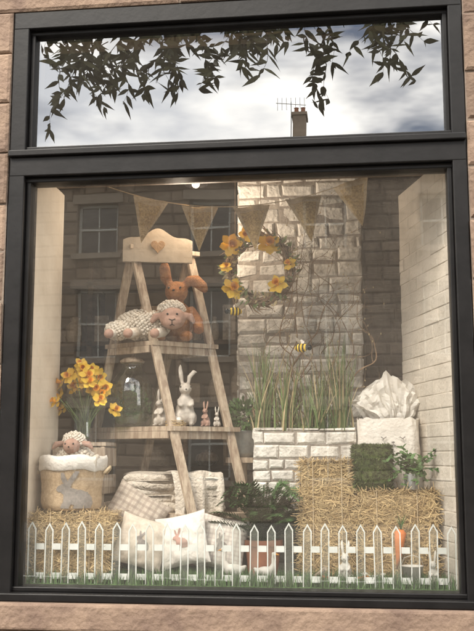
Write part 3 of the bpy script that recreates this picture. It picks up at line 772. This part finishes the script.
for i in range(420):
    d_=V((random.gauss(0,1),random.gauss(0,1),random.gauss(0,1))).normalized(); p=V((0,0,.24))+d_*U(.03,.1); b.leaf(p,d_+V((U(-.6,.6),U(-.6,.6),U(-.3,.8))),(R(),-1,R()),U(.02,.04),U(.012,.02),0,.2)
b.make('foliage',grn,e)
# ------------------------------------------------------------------ picket fence
fe=E('white_picket_fence',(0,.13,.745))
acr=M('fence_white',(.70,.71,.67),(.56,.58,.53),8,.5,.05,40)
b=B(); npk=25; w_=.043
for i in range(npk):
    x=-1.075+i*(2.11/(npk-1)); h=.328+U(-.007,.007); tl=U(-.015,.015)
    T=Matrix.Translation((x,0,0))@Matrix.Rotation(tl,4,'Y')
    hw=w_/2
    o=[(-hw,0),(hw,0),(hw,h-.036),(0,h),(-hw,h-.036)]; k=.0055
    inn_=[(-hw+k,k),(hw-k,k),(hw-k,h-.040),(0,h-.011),(-hw+k,h-.040)]
    vs=[(p[0],-.004,p[1]) for p in o]+[(p[0],-.004,p[1]) for p in inn_]+[(p[0],.004,p[1]) for p in o]+[(p[0],.004,p[1]) for p in inn_]
    fs=[]
    for q in range(5):
        r=(q+1)%5; fs+=[(q,r,5+r,5+q),(10+r,10+q,15+q,15+r),(q,10+q,10+r,r),(5+q,5+r,15+r,15+q)]
    b.add(vs,fs,0,T)
    b.add([(p[0],0,p[1]) for p in inn_],[(0,1,2,3,4)],1,T)
for z in(.045,.19): 
    for i in range(npk-1):
        x=-1.075+i*(2.11/(npk-1)); b.bx(x+w_/2+.002,x+2.11/(npk-1)-w_/2-.002,-.003,.005,z,z+.030,0)
b.make('pickets_and_rails',[acr,thin_mat('frosted_acrylic',(.62,.66,.58),.5,.2)],fe)
# ------------------------------------------------------------------ front ornaments
def goose(name,loc,h,rz):
    e=E(name,loc,(0,0,math.radians(rz))); b=B(); S=lambda *p:tuple(x*h for x in p)
    b.ico(S(.05,0,.33),S(.30,.17,.19),3); b.tube([S(.30,0,.38),S(.42,0,.48)],[.1*h,.02*h],8); b.tube([S(-.15,0,.42),S(-.22,0,.6),S(-.20,0,.78),S(-.22,0,.88)],[.12*h,.07*h,.05*h,.055*h],10); b.ico(S(-.24,0,.91),S(.085,.065,.065),3)
    o=b.make('body',ceramw,e,smooth=True); remesh(o,.025*h)
    b=B(); b.tube([S(-.30,0,.9),S(-.40,0,.875)],[.035*h,.01*h],8)
    for s in(-1,1): b.tube([S(.05,s*.07,.18),S(.03,s*.07,.02)],.02*h,6); b.box(S(-.02,s*.07,.012),S(.12,.08,.02))
    b.make('beak_and_feet',beak,e); b=B()
    for s in(-1,1): b.ico(S(-.28,s*.055,.925),.012*h,1)
    b.make('eyes',blk,e)
goose('goose_ornament',(-.06,.27,.768),.18,0); goose('goose_ornament',(.12,.26,.768),.16,180)
rabbit('rabbit_ornament',(.52,.28,.768),.22,-10,ceramw); rabbit('rabbit_ornament',(.95,.22,.768),.18,0,ceramw)
def carr(name,loc,L_,rot):
    e=E(name,loc,rot); b=B(); b.tube([(0,0,-L_),(.003,0,-L_*.7),(0,0,-L_*.35),(0,0,-L_*.08),(0,0,0)],[.002,L_*.07,L_*.12,L_*.15,L_*.07],12,0)
    for k in range(16): b.blade((0,0,-.003),U(.05,.11),.006,(U(-.04,.04),U(-.04,.04)),1,.2)
    b.make('carrot_body',[carrot,grn],e,smooth=True)
carr('felt_carrot',(.80,.27,1.04),.20,(.1,.12,0)); carr('felt_carrot',(.64,.22,.80),.13,(1.5,.0,1.2)); carr('felt_carrot',(.37,.22,.80),.13,(1.5,.1,-1.0))
for nm,loc in[('white_bucket',(.85,.22,.768)),('ceramic_bowl',(.66,.3,.768))]:
    e=E(nm,loc); b=B()
    if nm=='white_bucket': b.lathe([(0,0),(.04,0),(.055,.1),(.058,.1),(.052,.098),(.04,.01)],n=24); b.tube([(-.055,0,.1),(-.04,-.02,.14),(0,-.03,.155),(.04,-.02,.14),(.055,0,.1)],.002,5); b.make('bucket',ceramw,e,smooth=True)
    else: b.lathe([(0,.005),(.03,0),(.035,.01),(.06,.05),(.062,.05),(.05,.03),(0,.015)],n=24); b.make('bowl',ceramw,e,smooth=True)
e=E('garden_trowel',(.36,.24,.80),(math.radians(60),0,math.radians(40)))
b=B(); b.tube([(0,0,0),(0,0,.11)],.011,8,0); b.tube([(0,0,-.05),(0,0,0)],.004,6,1); b.leaf((0,0,-.04),(0,0,-1),(0,1,0),.12,.06,1,.1,prof=[.7,1,1,.8,0]); b.make('trowel',[oldwood,zinc],e)
# ------------------------------------------------------------------ street
asph=M('asphalt',(.055,.053,.05),(.035,.034,.033),20,.9,.4,120); pav=M('paving_stone',(.28,.26,.23),(.2,.185,.165),8,.9,.3,50,isl=.12)
grass_=M('ground_soil',(.09,.11,.05),(.06,.07,.035),3,.95)
b=B(); b.add([(-600,-600,-.16),(600,-600,-.16),(600,600,-.16),(-600,600,-.16)],[(0,1,2,3)]); b.make('ground',grass_)
b=B(); b.add([(-80,-12.5,-.13),(80,-12.5,-.13),(80,-2.6,-.13),(-80,-2.6,-.13)],[(0,1,2,3)]); b.make('road',asph)
def slabs(name,y0,y1):
    b=B(); b.bx(-60,60,y0,y1,-.155,-.012)
    x=-12
    while x<12:
        for k in range(3): 
            w3=(y1-y0)/3; b.bx(x+.004,x+.596,y0+k*w3+.004,y0+(k+1)*w3-.004,-.02,0)
        x+=.6
    b.make(name,pav)
slabs('pavement',-2.45,-.0); slabs('pavement',-15.9,-12.65)
b=B()
for x in range(-30,30): b.bx(x+.004,x+.996,-2.6,-2.455,-.15,.0,0,.01); b.bx(x+.004,x+.996,-12.645,-12.5,-.15,.0,0,.01)
b.make('kerb',pav)
b=B()
for x in range(-15,15): b.bx(x*2.0,x*2+1,-7.6,-7.5,-.129,-.126)
b.make('road_marking',M('road_paint',(.7,.7,.66),None,20,.8))
# opposite house (coursed rubble front, seen mirrored in the glass)
hs=E('stone_terrace_house',(0,-16,0))
hst=M('house_stone',(.36,.28,.21),(.22,.165,.12),1.5,.9,.5,12,isl=.28,det=5); slate=M('slate',(.09,.09,.10),(.05,.05,.055),6,.7,.3,40,isl=.25); trimm=M('stone_trim',(.42,.35,.28),(.33,.27,.21),6,.9,.2,30)
wing=M('window_glass_dark',(.03,.035,.04),None,2,.05,spec=.8)
xs=[-13+2.6*i for i in range(11)]; rows=[(.9,2.5),(3.6,5.2),(6.0,7.2)]; ww=.95; H=7.9
b=B(); st=B(); prev=-15
def face(x0,x1,z0,z1): blocks(st,(x1,.0,0),(-1,0,0),(0,1,0),x1-x0,z0,z1,(.22,.34),(.3,.7),.03,.03,.006,.02,dj=.012)
for x in xs: b.bx(prev,x-ww/2,-.35,-.025,0,H); face(prev,x-ww/2,0,H-.16); prev=x+ww/2
b.bx(prev,15,-.35,-.025,0,H); face(prev,15,0,H-.16)
for x in xs:
    z=0
    for z0,z1 in rows+[(H-.16,H)]:
        b.bx(x-ww/2,x+ww/2,-.35,-.027,z,z0 if z0<H-.2 else H)
        face(x-ww/2,x+ww/2,z+(.23 if z>0 else 0),z0-(.13 if z0<H-.2 else 0)) if z0-z>.4 else None
        z=z1
b.bx(-15,15,-8.6,-8.3,0,H); b.bx(-15,-14.7,-8.3,-.35,0,H); b.bx(14.7,15,-8.3,-.35,0,H)
b.make('walls',sandd,hs); st.make('wall_stones',hst,hs)
b=B(); g=B(); 
for x in xs:
    for z0,z1 in rows:
        b.bx(x-ww/2-.12,x+ww/2+.12,-.02,.04,z1,z1+.22); b.bx(x-ww/2-.1,x+ww/2+.1,-.02,.1,z0-.12,z0)
        g.bx(x-ww/2,x+ww/2,-.25,-.24,z0,z1,0)
        g.bx(x-ww/2,x-ww/2+.06,-.238,-.18,z0,z1,1); g.bx(x+ww/2-.06,x+ww/2,-.238,-.18,z0,z1,1); g.bx(x-ww/2,x+ww/2,-.236,-.17,(z0+z1)/2-.025,(z0+z1)/2+.025,1); g.bx(x-.015,x+.015,-.237,-.2,z0,z1,1)
        g.bx(x-ww/2,x+ww/2,-.2385,-.18,z1-.06,z1,1); g.bx(x-ww/2,x+ww/2,-.2385,-.18,z0,z0+.06,1)
b.bx(-15.1,15.1,-.02,.2,H-.15,H+.02); b.make('lintels_and_sills',trimm,hs); g.make('windows',[wing,acr],hs)
b=B(); yr=-4.3; zr=10.0
b.add([(-15.2,.25,H+.03),(15.2,.25,H+.03),(15.2,yr,zr),(-15.2,yr,zr),(-15.2,-8.8,H+.03),(15.2,-8.8,H+.03)],[(0,1,2,3),(3,2,5,4),(0,3,4),(1,5,2)]); b.make('slate_roof',slate,hs)
b=B(); p_=B()
for x,hh_ in[(-.77,.62),(-10,1.2),(6.5,1.2),(12,1.2)]:
    b.bx(x-.17,x+.17,yr-.3,yr+.3,zr-.5,zr+hh_); b.bx(x-.21,x+.21,yr-.34,yr+.34,zr+hh_,zr+hh_+.08)
    for q in(-.09,.09): p_.lathe([(.07,0),(.055,.2),(.07,.22)],(x+q,yr,zr+hh_+.08),12)
b.make('chimneys',hst,hs); p_.make('chimney_pots',terra,hs)
b=B(); bx0=-1.0; b.tube([(bx0,yr,zr-.2),(bx0,yr,zr+1.1)],.012,5); b.tube([(bx0-.4,yr,zr+1.08),(bx0+.4,yr,zr+1.0)],.009,4)
for k in range(7): b.tube([(bx0-.36+k*.12,yr,zr+.88),(bx0-.36+k*.12,yr,zr+1.22)],.006,4)
b.make('tv_aerial',zinc,hs)
# ------------------------------------------------------------------ street tree
tr=E('street_tree',(4.3,-7.2,0))
bark=M('bark',(.12,.09,.065),(.06,.045,.035),8,.95,.8,20,stretch=(3,3,.6)); tl_=M('tree_leaf',(.09,.09,.04),(.055,.05,.022),6,.6,isl=.45,spec=.3)
b=B(); lf=B()
b.tube([(0,0,-.1),(.05,0,.6),(-.05,.05,2.2),(-.15,.1,4),(-.2,.1,5.6),(-.1,0,7.5),(0,0,9)],[.3,.22,.19,.17,.14,.09,.03],12)
def twigl(p,L_,dx=0,dy=0,big=1):
    p=V(p); pts=[p]; dx+=U(-1.1,1.1); dy+=U(-.3,.3); N=max(4,int(L_/.08)); ph=U(0,6)
    for i in range(N): t=i/N; pts.append(pts[-1]+V((dx*(1-t*.5)+.35*math.sin(i*.8+ph),dy*(1-t*.6),-.25-.75*t)).normalized()*.08)
    b.tube(pts,[.007*(1-.8*k/N) for k in range(N+1)],4)
    for i in range(1,N+1):
        for q in range(random.choice((1,2,2,3))):
            lf.leaf(pts[i],V((U(-1,1),U(-.8,.8),U(-1.2,.25))),(U(-.8,.8),1,U(-.5,.5)),U(.09,.26)*big,U(.03,.07)*big,0,U(-.1,.4),prof=[.15,.8,1,.7,.3,0])
limbs=[[(-.15,.1,4.6),(-1.4,.9,6.2),(-3.2,1.6,6.8),(-5.2,2.0,6.8),(-7.4,2.1,6.6)],[(-.15,.1,5.2),(-1.0,1.8,6.4),(-2.6,2.6,6.9),(-4.6,2.8,6.8)],[(-.1,0,5.5),(1.2,-.6,7),(2.2,-1,7.6)],[(-.1,0,6),(-.3,-1.4,7.6),(.2,-2.4,8)],[(-.2,.1,4.8),(1,1.2,6.3),(1.8,1.8,6.8)]]
for l in limbs: b.tube(l,[.10*(1-.75*k/(len(l)-1)) for k in range(len(l))],8)
def local(x,y,z): return (x-4.3,y+7.2,z)
for i in range(40):
    x=-3.0+1.9*R(); twigl(local(x,U(-5.8,-4.8),U(6.0,6.7)),U(.45,1.25))
for i in range(38): x=U(-.7,1.65); twigl(local(x,U(-5.8,-4.8),U(6.05,6.8)),U(.3,1.0))
for i in range(12): twigl(local(U(-1.4,-.4),U(-5.6,-5),U(6.3,6.7)),U(.3,.7))
for i in range(50):
    l=random.choice(limbs); k=random.randint(1,len(l)-1); q=V(l[k]); twigl(q+V((U(-.9,.9),U(-.7,.7),U(.0,.4 if l is limbs[0] or l is limbs[1] else 1.3))),U(.4,.9))
for i in range(70):
    a=U(0,6.28); r=U(.3,2.2); twigl((r*math.cos(a),r*math.sin(a)*.8,U(6.6,9.6)-r*.5),U(.4,.8))
b.make('trunk_and_limbs',bark,tr); lf.make('leaves',tl_,tr)
